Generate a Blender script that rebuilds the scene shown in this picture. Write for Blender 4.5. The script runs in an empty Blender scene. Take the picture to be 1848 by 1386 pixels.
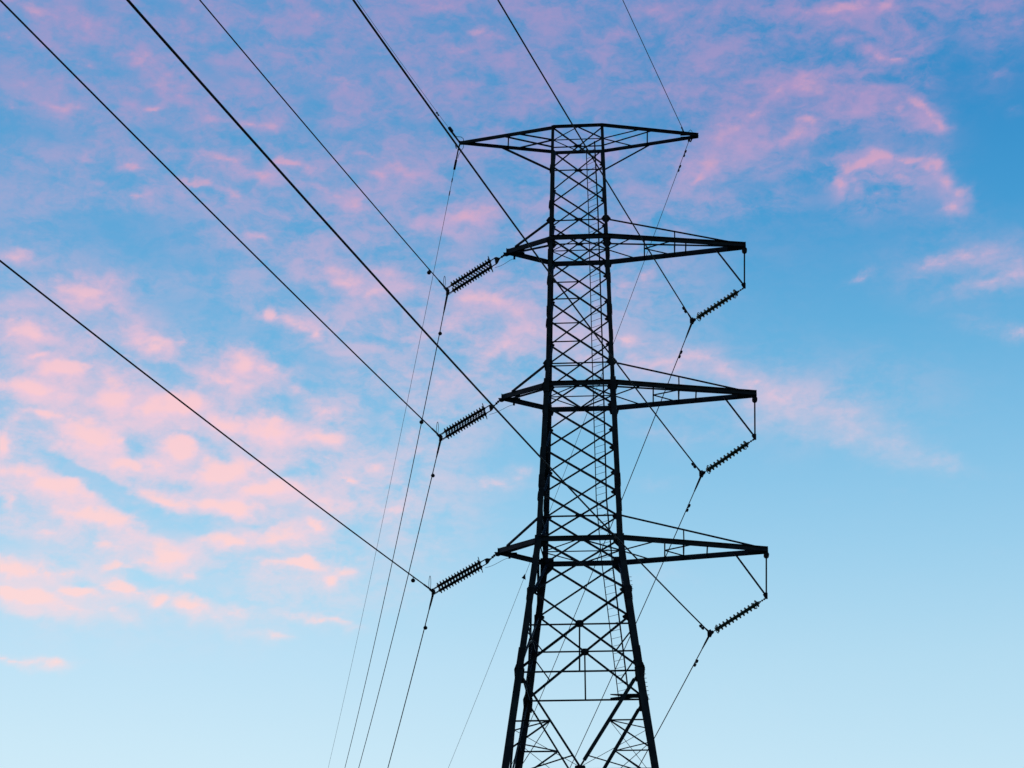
import bpy, math, random
import numpy as np
from mathutils import Vector, Matrix
random.seed(7)
R = math.radians
scene = bpy.context.scene
col = scene.collection

# ---------------------------------------------------------------- camera
FPX, PITCH, ROLL, EYE = 3769.7, R(22.5898), R(0.37974), Vector((0, 0, 1.7))
FWD = Vector((0, math.cos(PITCH), math.sin(PITCH)))
UP0 = Vector((0, -math.sin(PITCH), math.cos(PITCH)))
RT0 = Vector((1, 0, 0))
RT = RT0 * math.cos(ROLL) + UP0 * math.sin(ROLL)
UPV = -RT0 * math.sin(ROLL) + UP0 * math.cos(ROLL)
cam_d = bpy.data.cameras.new('camera')
cam = bpy.data.objects.new('camera', cam_d)
col.objects.link(cam)
cam_d.sensor_width = 36
cam_d.lens = FPX / 1848 * 36
cam_d.clip_end = 5000
M = Matrix((RT, UPV, -FWD)).transposed().to_4x4()
M.translation = EYE
cam.matrix_world = M
scene.camera = cam
scene.view_settings.view_transform = 'Standard'
scene.view_settings.look = 'None'
scene.view_settings.exposure = 0
scene.view_settings.gamma = 1


def lin(c):
    return tuple((v / 255 / 12.92) if v / 255 <= 0.04045 else ((v / 255 + 0.055) / 1.055) ** 2.4 for v in c) + (1,)


# ---------------------------------------------------------------- sky (evening blue with pink clouds)
SUN_EL, SUN_AZ = R(2.0), R(-62)
world = bpy.data.worlds.new("World")
scene.world = world
world.use_nodes = True
wt = world.node_tree
wbg = wt.nodes.get('Background') or wt.nodes.new('ShaderNodeBackground')
wsk = wt.nodes.new('ShaderNodeTexSky')
wsk.sky_type = 'NISHITA'
wsk.sun_disc = False
wsk.sun_elevation = SUN_EL
wsk.sun_rotation = SUN_AZ
wt.links.new(wsk.outputs[0], wbg.inputs[0])
wbg.inputs[1].default_value = 0.1

# the sky dome's material: evening gradient, and cloud cover broken up by noise
SKYM = bpy.data.materials.new('evening_sky')
SKYM.use_nodes = True
SKYM.cycles.emission_sampling = 'NONE'
nt = SKYM.node_tree
nt.nodes.clear()
N, L = nt.nodes, nt.links


def node(t, **kw):
    n = N.new(t)
    for k, v in kw.items():
        setattr(n, k, v)
    return n


def put(sock, v):
    if isinstance(v, bpy.types.NodeSocket):
        L.new(v, sock)
    else:
        sock.default_value = v


def mth(op, a, b=None, c=None, clamp=False):
    n = node('ShaderNodeMath', operation=op, use_clamp=clamp)
    for i, v in enumerate((a, b, c)):
        if v is not None:
            put(n.inputs[i], v)
    return n.outputs[0]


def rng(v, a, b, c=0.0, d=1.0, kind='SMOOTHSTEP'):
    n = node('ShaderNodeMapRange', interpolation_type=kind)
    for i, q in enumerate((v, a, b, c, d)):
        put(n.inputs[i], q)
    return n.outputs[0]


def ramp(fac, stops):
    n = node('ShaderNodeValToRGB')
    e = n.color_ramp.elements
    for i, (p, c) in enumerate(stops):
        if i < 2:
            el = e[i]
            el.position = p
        else:
            el = e.new(p)
        el.color = lin(c)
    put(n.inputs[0], fac)
    return n.outputs[0]


def mix(f, a, b):
    n = node('ShaderNodeMix', data_type='RGBA')
    put(n.inputs[0], f)
    put(n.inputs[6], a)
    put(n.inputs[7], b)
    return n.outputs[2]


tc = node('ShaderNodeTexCoord')
nrm_ = node('ShaderNodeVectorMath', operation='NORMALIZE')
L.new(tc.outputs['Object'], nrm_.inputs[0])
DIRV = nrm_.outputs[0]
sep = node('ShaderNodeSeparateXYZ')
L.new(DIRV, sep.inputs[0])
dx, dy, dz = sep.outputs
el_deg = mth('MULTIPLY', mth('ARCSINE', dz), 57.29578)
az_deg = mth('MULTIPLY', mth('ARCTAN2', dx, dy), 57.29578)
comb = node('ShaderNodeCombineXYZ')
put(comb.inputs[0], mth('MULTIPLY', az_deg, 0.925))
put(comb.inputs[1], el_deg)
Q = comb.outputs[0]


def noise(vec, scale, detail=4, rough=0.55, dist=0.0, off=(0, 0, 0), sc=(1, 1, 1)):
    m = node('ShaderNodeMapping')
    m.inputs['Location'].default_value = off
    m.inputs['Scale'].default_value = sc
    put(m.inputs[0], vec)
    n = node('ShaderNodeTexNoise')
    L.new(m.outputs[0], n.inputs['Vector'])
    n.inputs['Scale'].default_value = scale
    n.inputs['Detail'].default_value = detail
    n.inputs['Roughness'].default_value = rough
    n.inputs['Distortion'].default_value = dist
    return n


def warp(vec, scale, amp, off):
    n = noise(vec, scale, 3, 0.55, 0, off)
    s = node('ShaderNodeVectorMath', operation='SUBTRACT')
    L.new(n.outputs['Color'], s.inputs[0])
    s.inputs[1].default_value = (.5, .5, .5)
    m = node('ShaderNodeVectorMath', operation='MULTIPLY')
    L.new(s.outputs[0], m.inputs[0])
    m.inputs[1].default_value = (amp, amp * .7, 0)
    a = node('ShaderNodeVectorMath', operation='ADD')
    put(a.inputs[0], vec)
    L.new(m.outputs[0], a.inputs[1])
    return a.outputs[0]


QW = warp(warp(Q, 0.8, 0.55, (3, 1, 0)), 2.4, 0.42, (9, 4, 0))


def sky_uv(x, y):
    d = (FWD * FPX + RT * (x - 924) + UPV * (693 - y)).normalized()
    return math.degrees(math.atan2(d.x, d.y)) * 0.925, math.degrees(math.asin(d.z))


PXD = 65.8
# cloud puffs: centre, half sizes, tilt (deg, clockwise), weight
CLOUDS = [
    # lower left field
    (159, 526, 57, 30, 0, 1.0), (163, 552, 45, 20, 0, .45), (30, 467, 36, 16, 0, .65), (42, 598, 53, 23, 5, .9), (72, 639, 34, 12, 0, .7), (23, 545, 40, 25, 0, .35), (170, 613, 30, 18, 0, .5),
    (250, 594, 20, 16, 0, .5), (277, 620, 42, 19, 10, .85), (330, 618, 20, 8, 0, .5), (292, 658, 18, 20, 0, .35), (364, 575, 60, 20, 0, .32), (489, 567, 14, 10, 0, .85), (530, 582, 48, 15, 14, .6), (568, 601, 16, 14, 0, .75),
    (436, 651, 38, 26, 0, .85), (401, 677, 40, 16, 0, .7), (485, 670, 34, 18, 20, .7), (530, 700, 18, 12, 0, .4), (445, 690, 45, 14, 0, .5),
    (117, 673, 42, 20, 0, 1.05), (49, 696, 50, 17, 0, .9), (212, 692, 34, 16, 0, .7), (205, 715, 34, 24, 0, 1.0), (223, 738, 20, 20, 0, .6), (243, 690, 22, 20, 0, .4), (114, 707, 50, 14, 0, .6),
    (318, 734, 55, 20, -15, 1.0), (273, 742, 24, 18, 0, .7), (364, 734, 22, 14, 0, .6), (409, 760, 48, 18, 10, .8), (485, 780, 38, 24, 15, .95), (508, 802, 20, 16, 0, .7), (447, 776, 22, 16, 0, .55), (390, 764, 20, 14, 0, .6),
    (576, 738, 28, 16, 0, .6), (591, 791, 38, 20, 0, .7), (549, 791, 24, 18, 0, .4), (621, 821, 16, 20, 0, .4),
    (80, 749, 44, 14, 0, .8), (23, 760, 16, 14, 0, .5), (125, 757, 24, 10, 0, .6), (163, 783, 52, 26, 5, 1.05), (212, 791, 22, 20, 0, .8), (159, 813, 30, 10, 0, .6), (114, 798, 30, 12, 0, .6),
    (4, 802, 14, 24, 0, .9), (223, 840, 34, 16, 5, .85), (235, 855, 16, 7, 0, .5), (318, 814, 30, 24, 0, 1.0), (280, 840, 28, 9, 0, .6), (326, 776, 16, 10, 0, .5),
    (402, 848, 58, 22, -6, 1.05), (360, 855, 24, 12, 0, .6), (38, 851, 55, 18, 0, .75), (98, 878, 52, 22, 8, 1.05), (148, 893, 26, 18, 0, .7), (167, 916, 18, 12, 0, .45), (11, 897, 10, 24, 0, .5), (19, 938, 12, 20, 0, .35),
    (481, 882, 46, 22, 0, 1.05), (530, 885, 30, 18, 0, .6), (303, 901, 58, 12, 4, .9), (246, 905, 36, 8, 0, .5), (371, 905, 30, 14, 0, .8), (417, 916, 44, 16, 4, .95), (591, 912, 44, 18, 5, .6), (568, 946, 19, 11, 0, .8), (598, 950, 20, 9, 0, .35),
    (625, 863, 22, 9, 30, .7), (689, 848, 26, 10, 0, .5), (700, 912, 40, 14, 5, .5), (720, 860, 30, 10, 0, .35),
    (182, 935, 64, 17, 4, 1.0), (242, 957, 24, 14, 35, .6), (98, 954, 26, 9, -35, .5), (193, 981, 38, 12, 0, .6),
    (305, 1001, 36, 24, -15, .95), (329, 981, 10, 12, 0, .5), (271, 1012, 36, 12, 0, .7), (336, 1032, 20, 12, 0, .6), (201, 1020, 28, 8, 0, .6),
    (410, 974, 34, 11, 5, .85), (491, 966, 46, 18, -5, .85), (534, 978, 28, 14, 10, .6), (367, 970, 22, 8, 0, .5), (541, 1020, 50, 11, 5, .9), (592, 1039, 22, 11, 0, .8), (619, 1028, 20, 8, 0, .6),
    (19, 1028, 38, 16, 5, .95), (54, 1032, 16, 14, 0, .7), (85, 1032, 13, 18, 0, .7), (120, 1032, 26, 14, 0, .6), (50, 1078, 58, 17, 10, 1.1), (10, 1068, 30, 12, 0, .8), (147, 1063, 38, 13, 0, 1.05), (182, 1072, 16, 9, 0, .6), (220, 1059, 30, 9, 20, .85), (240, 1070, 16, 6, 0, .6),
    (89, 1086, 30, 10, 0, .8), (124, 1094, 28, 10, 0, .6), (286, 1084, 15, 11, 10, .9), (263, 1080, 16, 7, 0, .4), (201, 1101, 27, 16, 0, .5), (155, 1101, 40, 14, 0, .35), (232, 1117, 24, 9, 0, .35),
    (344, 1090, 27, 14, 10, .9), (363, 1105, 12, 12, 0, .7), (421, 1105, 24, 11, 0, .5), (464, 1140, 30, 16, 0, .32), (507, 1140, 27, 7, 12, .5), (425, 1148, 14, 12, 0, .3), (580, 1117, 54, 8, 12, .5), (634, 1144, 14, 8, 0, .35), (541, 1105, 20, 8, 0, .32), (390, 1115, 30, 10, 10, .4),
    (23, 1186, 44, 7, 4, .5), (97, 1192, 28, 10, 0, .6), (60, 1195, 36, 7, 0, .45),
    # middle band
    (606, 496, 34, 18, 0, .7), (625, 505, 40, 22, 0, .8), (665, 530, 40, 18, 0, .7), (700, 495, 34, 14, 0, .6), (725, 525, 30, 14, 0, .55), (466, 428, 26, 12, 0, .65), (364, 417, 30, 10, 0, .3),
    (725, 305, 42, 14, 10, .75), (690, 310, 30, 14, 0, .7), (850, 395, 62, 17, -8, .8), (800, 408, 50, 16, 0, .5), (890, 545, 54, 16, 0, .85), (930, 560, 34, 18, 10, .7), (900, 625, 50, 20, -15, .6), (950, 600, 40, 18, 0, .6), (830, 580, 40, 16, -10, .5),
    (740, 670, 40, 18, 0, .4), (800, 690, 30, 10, 0, .4), (1020, 740, 60, 20, 0, .4), (880, 868, 60, 12, 6, .42), (940, 850, 40, 12, 0, .35), (975, 500, 60, 24, 0, .35), (1139, 610, 30, 10, 10, .6), (1164, 500, 24, 8, -20, .45), (1120, 520, 22, 10, -20, .35),
    (1040, 600, 50, 30, 0, .4), (1120, 300, 30, 10, 0, .4), (1050, 650, 50, 20, 0, .45),
    # upper left wisps
    (61, 15, 50, 14, 10, .65), (20, 4, 30, 8, 0, .5), (125, 27, 26, 14, 20, .5), (159, 45, 34, 14, 35, .65), (23, 61, 18, 10, 0, .5), (76, 83, 26, 12, 30, .6), (121, 72, 18, 12, 0, .4), (155, 114, 14, 9, 0, .55), (189, 76, 30, 18, 20, .45),
    (261, 120, 26, 20, 10, .75), (295, 148, 38, 16, 25, .65), (333, 167, 22, 14, 30, .65), (110, 188, 42, 11, 5, .65), (106, 150, 10, 26, 0, .4), (45, 148, 20, 10, 0, .4), (273, 190, 21, 7, 10, .7), (235, 178, 16, 9, -30, .4), (5, 194, 9, 7, 0, .5),
    (379, 212, 22, 9, 0, .5), (417, 178, 20, 7, 0, .4), (462, 170, 16, 6, 0, .4), (447, 220, 24, 6, 5, .6), (489, 228, 22, 10, 10, .7), (515, 212, 16, 12, 0, .45), (606, 148, 34, 11, 5, .6), (568, 23, 30, 12, -5, .5), (390, 68, 20, 10, 0, .45), (508, 110, 36, 18, 0, .35), (348, 8, 26, 8, 0, .4),
    (167, 254, 30, 7, 10, .4), (155, 283, 26, 7, 25, .45), (248, 299, 17, 7, 0, .75), (248, 352, 19, 8, 0, .65), (189, 375, 34, 14, -15, .35), (295, 280, 40, 8, -12, .4), (348, 330, 28, 7, -5, .85), (420, 345, 34, 12, 20, .75), (50, 350, 60, 24, 0, .3),
    (409, 288, 42, 11, 5, .7), (440, 303, 24, 11, 20, .6), (470, 314, 22, 11, 0, .8), (519, 292, 30, 8, 5, .85), (560, 303, 26, 12, 20, .6), (568, 337, 45, 14, 15, .6), (644, 371, 28, 18, 25, .7), (606, 352, 30, 12, 10, .6), (663, 277, 40, 9, 0, .55),
    (870, 55, 30, 12, 0, .7), (825, 90, 22, 8, 0, .5), (800, 15, 50, 12, 0, .5), (960, 18, 60, 14, 0, .45), (850, 160, 40, 12, 0, .45), (740, 150, 50, 16, 20, .3), (905, 120, 40, 10, 0, .4), (700, 60, 40, 14, 0, .35), (640, 190, 30, 10, 0, .4), (930, 200, 40, 10, 0, .4), (1020, 100, 50, 14, 0, .4), (690, 215, 40, 10, 0, .35), (440, 30, 40, 10, 10, .35), (470, 80, 30, 10, 20, .35), (980, 180, 30, 8, 0, .35), (1120, 60, 60, 14, 0, .4),
    # upper right: curved bank
    (1464, 16, 36, 14, 0, .65), (1525, 12, 50, 12, 0, .85), (1602, 10, 28, 14, -10, .65), (1517, 36, 30, 14, -10, .55), (1521, 65, 24, 12, 20, .5), (1586, 97, 34, 11, 30, .6), (1614, 110, 18, 9, 10, .75), (1560, 80, 30, 12, 20, .5), (1646, 53, 26, 22, 20, .35),
    (1820, 12, 34, 18, 10, .55), (1837, 40, 18, 16, 0, .5), (1800, 134, 24, 9, -10, .35), (1840, 200, 20, 10, 0, .35), (1238, 57, 34, 11, -8, .4), (1173, 20, 60, 18, 0, .5), (1290, 20, 50, 14, 0, .35),
    (1456, 154, 54, 18, 8, .75), (1565, 164, 66, 16, 10, .55), (1659, 194, 34, 12, 30, .9), (1683, 215, 26, 13, 30, .95), (1626, 202, 30, 11, 15, .65), (1638, 230, 16, 9, 0, .55), (1557, 194, 48, 10, -10, .55), (1500, 180, 50, 16, 0, .5),
    (1464, 215, 26, 11, -10, .85), (1432, 239, 38, 13, -20, .7), (1363, 202, 46, 16, -30, .62), (1327, 227, 42, 18, -20, .65), (1294, 243, 38, 22, -20, .72), (1278, 291, 36, 24, -45, .85), (1302, 283, 30, 20, 0, .65), (1262, 320, 22, 11, -40, .9), (1383, 259, 54, 20, 0, .55), (1448, 275, 28, 22, -20, .45), (1400, 170, 44, 18, -20, .6), (1350, 260, 40, 20, -10, .55),
    (1282, 121, 64, 26, 0, .4), (1221, 170, 28, 13, 0, .4), (1340, 160, 50, 18, -10, .4), (1710, 260, 16, 34, -14, .35), (1712, 310, 12, 26, 0, .35),
    (1517, 324, 14, 16, 0, .75), (1553, 296, 26, 10, -35, .85), (1586, 285, 27, 12, 0, 1.05), (1642, 283, 34, 9, 5, .8), (1626, 316, 24, 9, 0, .6), (1683, 300, 22, 11, 40, .9), (1707, 324, 15, 22, -10, .8), (1731, 348, 18, 18, 0, .75), (1719, 372, 13, 11, 0, .85), (1545, 336, 24, 9, 0, .45), (1578, 344, 18, 7, 0, .4), (1505, 344, 14, 8, 0, .4), (1660, 330, 30, 14, 0, .35),
    # right edge wisps
    (1695, 474, 50, 13, -6, .55), (1740, 464, 36, 13, -10, .55), (1788, 453, 50, 13, -22, .45), (1833, 466, 26, 22, 0, .5), (1829, 494, 34, 18, 0, .5), (1788, 508, 34, 12, -20, .52), (1732, 522, 34, 9, -15, .3), (1553, 494, 28, 8, -12, .42), (1780, 590, 50, 14, 10, .28), (1840, 606, 20, 12, 0, .4), (1650, 500, 30, 7, -15, .3),
    # long faint trailing streak
    (1204, 655, 70, 20, 8, .58), (1249, 648, 44, 15, 10, .55), (1304, 670, 54, 20, 16, .5), (1354, 698, 26, 12, 0, .55), (1404, 728, 60, 26, 10, .46), (1464, 725, 60, 22, 10, .38), (1524, 753, 66, 24, 28, .33), (1599, 800, 80, 28, 26, .27), (1704, 833, 50, 14, 20, .27),
    (1530, 790, 80, 20, 15, .24), (1240, 790, 50, 10, 0, .25), (1380, 760, 50, 14, 5, .3), (1190, 780, 40, 9, 0, .26), (1180, 870, 50, 9, 0, .22), (1190, 1040, 50, 12, 0, .22),
]
# clear blue between the puffs
CLEAR = [
    (350, 560, 120, 42, 6, 1), (300, 668, 44, 16, 30, .9), (243, 800, 24, 30, 0, .8), (120, 838, 60, 12, 25, .9), (170, 868, 60, 16, 25, 1), (236, 905, 64, 20, 20, 1),
    (330, 950, 74, 24, 0, .9), (30, 985, 70, 16, 0, .8), (560, 660, 70, 34, 20, .8), (470, 600, 90, 18, 0, .6), (350, 790, 34, 12, 0, .6), (520, 735, 40, 24, 0, .6),
    (690, 760, 40, 50, 0, .8), (650, 950, 50, 24, 0, .6), (390, 1045, 56, 30, 0, .9), (700, 1010, 80, 50, 0, .7), (165, 1050, 24, 9, 20, .6), (250, 1040, 60, 9, 10, .6),
    (450, 940, 60, 8, 0, .6), (540, 850, 60, 10, 0, .4), (20, 520, 50, 14, 0, .4), (90, 625, 40, 12, 0, .5), (170, 990, 50, 10, 0, .4), (120, 750, 60, 8, 10, .5), (320, 870, 50, 10, 0, .5),
    (55, 232, 120, 26, 4, .9), (172, 8, 40, 16, 0, .7), (150, 88, 34, 14, 0, .8), (300, 8, 70, 18, 10, .8), (385, 130, 50, 20, 30, .7), (290, 238, 90, 16, 6, .8), (280, 455, 170, 40, 4, .9),
    (200, 405, 110, 22, 0, .7), (330, 395, 80, 16, 0, .5), (560, 190, 34, 50, 0, .6), (620, 110, 40, 20, 0, .5), (270, 168, 34, 12, 0, .7), (630, 245, 80, 14, 0, .6), (880, 330, 60, 30, 0, .7),
    (900, 450, 60, 20, 0, .7), (540, 530, 90, 30, 0, .7), (740, 650, 60, 30, 0, .4), (440, 380, 60, 20, 0, .4), (745, 225, 60, 18, 10, .6), (770, 440, 60, 14, 0, .5),
    (1745, 190, 50, 110, 10, 1), (1790, 290, 70, 60, 0, .9), (1480, 262, 110, 20, -6, .9), (1570, 338, 50, 12, 0, .6), (1710, 90, 40, 60, 0, .6), (1175, 215, 40, 36, 0, .7), (1150, 300, 60, 30, 0, .6),
    (1400, 420, 200, 50, 0, .8), (1420, 90, 60, 20, 0, .4), (1470, 350, 40, 50, 0, .7), (1370, 330, 90, 24, 0, .7), (1500, 110, 40, 16, 0, .3), (1640, 255, 60, 22, 10, .6), (1640, 150, 80, 10, 20, .4), (1600, 430, 90, 40, 0, .7),
]



PG = 1.9
LIFT = 0.20      # degrees towards the light, for the bright tops


def attr(name):
    n = node('ShaderNodeAttribute', attribute_name=name)
    return n.outputs['Fac']


# shared ragged texture
n1 = noise(QW, 1.25, 6, 0.60, 0.1, (1.7, 5, 0), (0.8, 1.2, 1)).outputs[0]
n2 = noise(Q, 3.6, 5, 0.62, 0.15, (4, 2, 0), (0.8, 1.25, 1)).outputs[0]
n1s = noise(QW, 1.25, 6, 0.60, 0.1, (1.7, 5.30, 0), (0.8, 1.2, 1)).outputs[0]
tex = mth('ADD', mth('MULTIPLY', mth('SUBTRACT', n1, .5), 1.15), mth('MULTIPLY', mth('SUBTRACT', n2, .5), 0.65))
ntop = mth('MULTIPLY', mth('SUBTRACT', n1, n1s), 0.9)


vsum = attr('veil')
n3 = noise(QW, 0.75, 6, 0.66, 0.25, (7, 7, 0), (0.8, 1.45, 1)).outputs[0]
veil0 = mth('MULTIPLY', rng(vsum, 0.0, 0.75), rng(mth('ADD', n3, mth('MULTIPLY', mth('SUBTRACT', n2, .5), .25)), 0.30, 0.70))

t_el = rng(el_deg, 10.0, 36.0, 0, 1, 'LINEAR')


def E_(deg):
    return (deg - 10) / 26


sky_l = ramp(t_el, [(E_(10), (212, 237, 250)), (E_(12.4), (203, 233, 248)), (E_(15), (189, 225, 246)), (E_(17), (174, 218, 243)),
                    (E_(20), (142, 201, 236)), (E_(23), (116, 183, 226)), (E_(26), (98, 168, 217)), (E_(29), (88, 159, 211)), (E_(33), (90, 152, 207)), (E_(36), (84, 144, 202))])
sky_r = ramp(t_el, [(E_(10), (205, 233, 247)), (E_(12.4), (192, 227, 245)), (E_(15), (178, 219, 241)), (E_(18), (154, 206, 236)),
                    (E_(21), (128, 191, 229)), (E_(24), (98, 174, 220)), (E_(27), (70, 155, 210)), (E_(30), (54, 141, 201)), (E_(33), (60, 140, 200)), (E_(36), (44, 122, 186))])
blue = mix(rng(az_deg, -12, 15), sky_l, sky_r)
pink = ramp(t_el, [(E_(10), (250, 226, 228)), (E_(15), (250, 220, 224)), (E_(18), (253, 214, 222)), (E_(21), (254, 207, 218)),
                   (E_(24), (238, 192, 214)), (E_(27), (214, 172, 208)), (E_(30), (196, 156, 201)), (E_(36), (190, 148, 197))])
peach = ramp(t_el, [(E_(10), (255, 226, 222)), (E_(18), (255, 214, 212)), (E_(24), (248, 198, 208)), (E_(28), (224, 168, 195)), (E_(36), (214, 158, 192))])
L_DIR = DIRV
ns = node('ShaderNodeTexSky', sky_type='NISHITA', sun_disc=False, sun_elevation=SUN_EL, sun_rotation=SUN_AZ)
L.new(DIRV, ns.inputs[0])
sky_back = node('ShaderNodeVectorMath', operation='SCALE')
L.new(ns.outputs[0], sky_back.inputs[0])
sky_back.inputs[3].default_value = 0.14
front = rng(dy, -0.1, 0.35)
acc, accl, gap = attr('puff'), attr('puff_lifted'), rng(attr('clear'), 0.0, 0.9)
halo = attr('halo')
dens = mth('SUBTRACT', mth('MULTIPLY', mth('POWER', acc, 1.25), rng(el_deg, 21.0, 26.0, 1.38, 1.12)), mth('MULTIPLY', gap, 0.18))
env = rng(acc, 0.0, 0.45, 0.12, 0.72)
body = mth('ADD', dens, mth('MULTIPLY', tex, env))
top = mth('ADD', mth('MULTIPLY', mth('SUBTRACT', acc, accl), 1.3), mth('MULTIPLY', ntop, .8))
core = mth('ADD', body, top)
soft = mth('MULTIPLY', rng(mth('SUBTRACT', mth('ADD', halo, mth('MULTIPLY', tex, .35)), mth('MULTIPLY', gap, 0.50)), 0.05, 0.90), rng(el_deg, 20.0, 26.0, 0.56, 0.46))
cover = mth('ADD', rng(body, -0.06, 0.98, 0, 0.52), mth('MULTIPLY', rng(core, 0.30, 1.35), rng(el_deg, 21.0, 27.0, 0.45, 0.27)))
cover = mth('SUBTRACT', 1.0, mth('MULTIPLY', mth('SUBTRACT', 1.0, cover), mth('SUBTRACT', 1.0, soft)))
cover = mth('MULTIPLY', cover, rng(el_deg, 22.0, 29.0, 0.97, 0.84))
veil = mth('MULTIPLY', mth('MULTIPLY', veil0, 0.50), mth('SUBTRACT', 1.0, mth('MULTIPLY', gap, 0.7)))
alpha = mth('SUBTRACT', 1.0, mth('MULTIPLY', mth('SUBTRACT', 1.0, cover), mth('SUBTRACT', 1.0, veil)), clamp=True)
colr = mix(alpha, blue, mix(rng(core, 0.55, 1.3, 0, .8), pink, peach))
em = node('ShaderNodeEmission')
L.new(mix(front, sky_back.outputs[0], colr), em.inputs[0])
out = node('ShaderNodeOutputMaterial')
L.new(em.outputs[0], out.inputs[0])


# numpy value noise for the shapes of the cloud field
def vnoise(x, y, seed):
    rs = np.random.RandomState(seed)
    G = rs.rand(256, 256)
    xi, yi = np.floor(x).astype(int), np.floor(y).astype(int)
    fx, fy = x - xi, y - yi
    fx = fx * fx * fx * (fx * (fx * 6 - 15) + 10)
    fy = fy * fy * fy * (fy * (fy * 6 - 15) + 10)
    g = lambda i, j: G[(xi + i) & 255, (yi + j) & 255]
    return (g(0, 0) * (1 - fx) + g(1, 0) * fx) * (1 - fy) + (g(0, 1) * (1 - fx) + g(1, 1) * fx) * fy


def fbm(x, y, seed, octs=4):
    t, a, n = 0, 1.0, 0
    for o in range(octs):
        t = t + a * (vnoise(x * 2 ** o, y * 2 ** o, seed + o) - .5)
        n += a
        a *= .55
    return t / n


def axis(lo, hi, fine, far_lo, far_hi, coarse):
    a = np.arange(lo, hi + fine / 2, fine)
    l = np.arange(far_lo, lo - coarse / 2, coarse)
    h = np.arange(hi + coarse, far_hi, coarse)
    return np.concatenate([l, a, h, [far_hi]])


AZ = axis(-22, 22, .085, -180, 180, 4.0)
EL = axis(6, 40, .075, -8, 89.9, 4.0)
ga, ge = np.meshgrid(AZ, EL, indexing='ij')
U, V = ga * 0.925, ge


def warped(U, V):
    a = .62 * fbm(U * .9, V * 1.2, 11)
    b = .42 * fbm(U * .9, V * 1.2, 31)
    a2 = .34 * fbm(U * 3.0, V * 3.6, 51)
    b2 = .24 * fbm(U * 3.0, V * 3.6, 71)
    return U + a + a2, V + b + b2


def pile(items, g, U, V, smooth=True):
    A_ = np.zeros_like(U)
    for (x, y, rx, ry, rot, w) in items:
        u, v = sky_uv(x, y)
        t = math.radians(rot)
        X_, Y_ = U - u, V - v
        p = (X_ * math.cos(t) - Y_ * math.sin(t)) / (rx / PXD * g)
        q = (X_ * math.sin(t) + Y_ * math.cos(t)) / (ry / PXD * g)
        f = np.clip(1 - np.sqrt(p * p + q * q), 0, 1) * w
        if smooth:
            k = .10
            h = np.clip(k - np.abs(f - A_), 0, None) / k
            A_ = np.where((f > 0), np.maximum(f, A_) + h * h * h * k / 6, A_)
        else:
            A_ += f
    return A_


UW, VW = warped(U, V)
halo = pile(CLOUDS, 3.0, UW, VW, False)
DATA = {'halo': 1 - np.exp(-.55 * halo), 'puff': pile(CLOUDS, PG, UW, VW), 'puff_lifted': pile(CLOUDS, PG, UW - .05, VW + LIFT), 'clear': pile(CLEAR, 1.5, UW, VW, False),
        'veil': pile([(x, y, ru * PXD, rv * PXD, 0, w) for x, y, ru, rv, w in
                      ((560, 120, 20, 11, 1.0), (230, 840, 11.5, 5.8, 1.0), (560, 900, 6, 4.0, .6), (1780, 480, 4, 1.9, .42), (1420, 715, 7, 2.2, .45), (1790, 50, 3.5, 2.4, .5), (1330, 150, 8, 4.8, 1.0), (860, 520, 7.5, 4.6, .85), (1620, 330, 3.2, 2.4, .4), (1560, 30, 5, 2.2, .55))], 1.0, UW, VW, False)}
RAD = 2900.0
ar, er = np.radians(ga), np.radians(ge)
co = np.stack([np.sin(ar) * np.cos(er), np.cos(ar) * np.cos(er), np.sin(er)], -1).reshape(-1, 3) * RAD
na, ne = len(AZ), len(EL)
ii, jj = np.meshgrid(np.arange(na - 1), np.arange(ne - 1), indexing='ij')
base_i = (ii * ne + jj).ravel()
quads = np.stack([base_i, base_i + 1, base_i + ne + 1, base_i + ne], -1)
me = bpy.data.meshes.new('sky')
me.vertices.add(len(co))
me.vertices.foreach_set('co', co.astype(np.float32).ravel())
me.loops.add(quads.size)
me.loops.foreach_set('vertex_index', quads.astype(np.int32).ravel())
me.polygons.add(len(quads))
me.polygons.foreach_set('loop_start', np.arange(0, quads.size, 4, dtype=np.int32))
for k_, v_ in DATA.items():
    at_ = me.attributes.new(k_, 'FLOAT', 'POINT')
    at_.data.foreach_set('value', v_.astype(np.float32).ravel())
me.update()
me.validate()
me.materials.append(SKYM)
sky = bpy.data.objects.new('sky', me)
col.objects.link(sky)
sky['kind'] = 'structure'
sky.visible_shadow = False      # the sun lamp stands for the sun beyond the dome

# ---------------------------------------------------------------- sun (just on the horizon)
sd = bpy.data.lights.new('sun', 'SUN')
sd.energy = 0.35
sd.angle = R(0.5)
sd.color = (1.0, 0.72, 0.6)
sun = bpy.data.objects.new('sun', sd)
col.objects.link(sun)
sdir = Vector((math.sin(SUN_AZ) * math.cos(SUN_EL), math.cos(SUN_AZ) * math.cos(SUN_EL), math.sin(SUN_EL)))
sun.rotation_euler = sdir.to_track_quat('Z', 'Y').to_euler()


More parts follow.
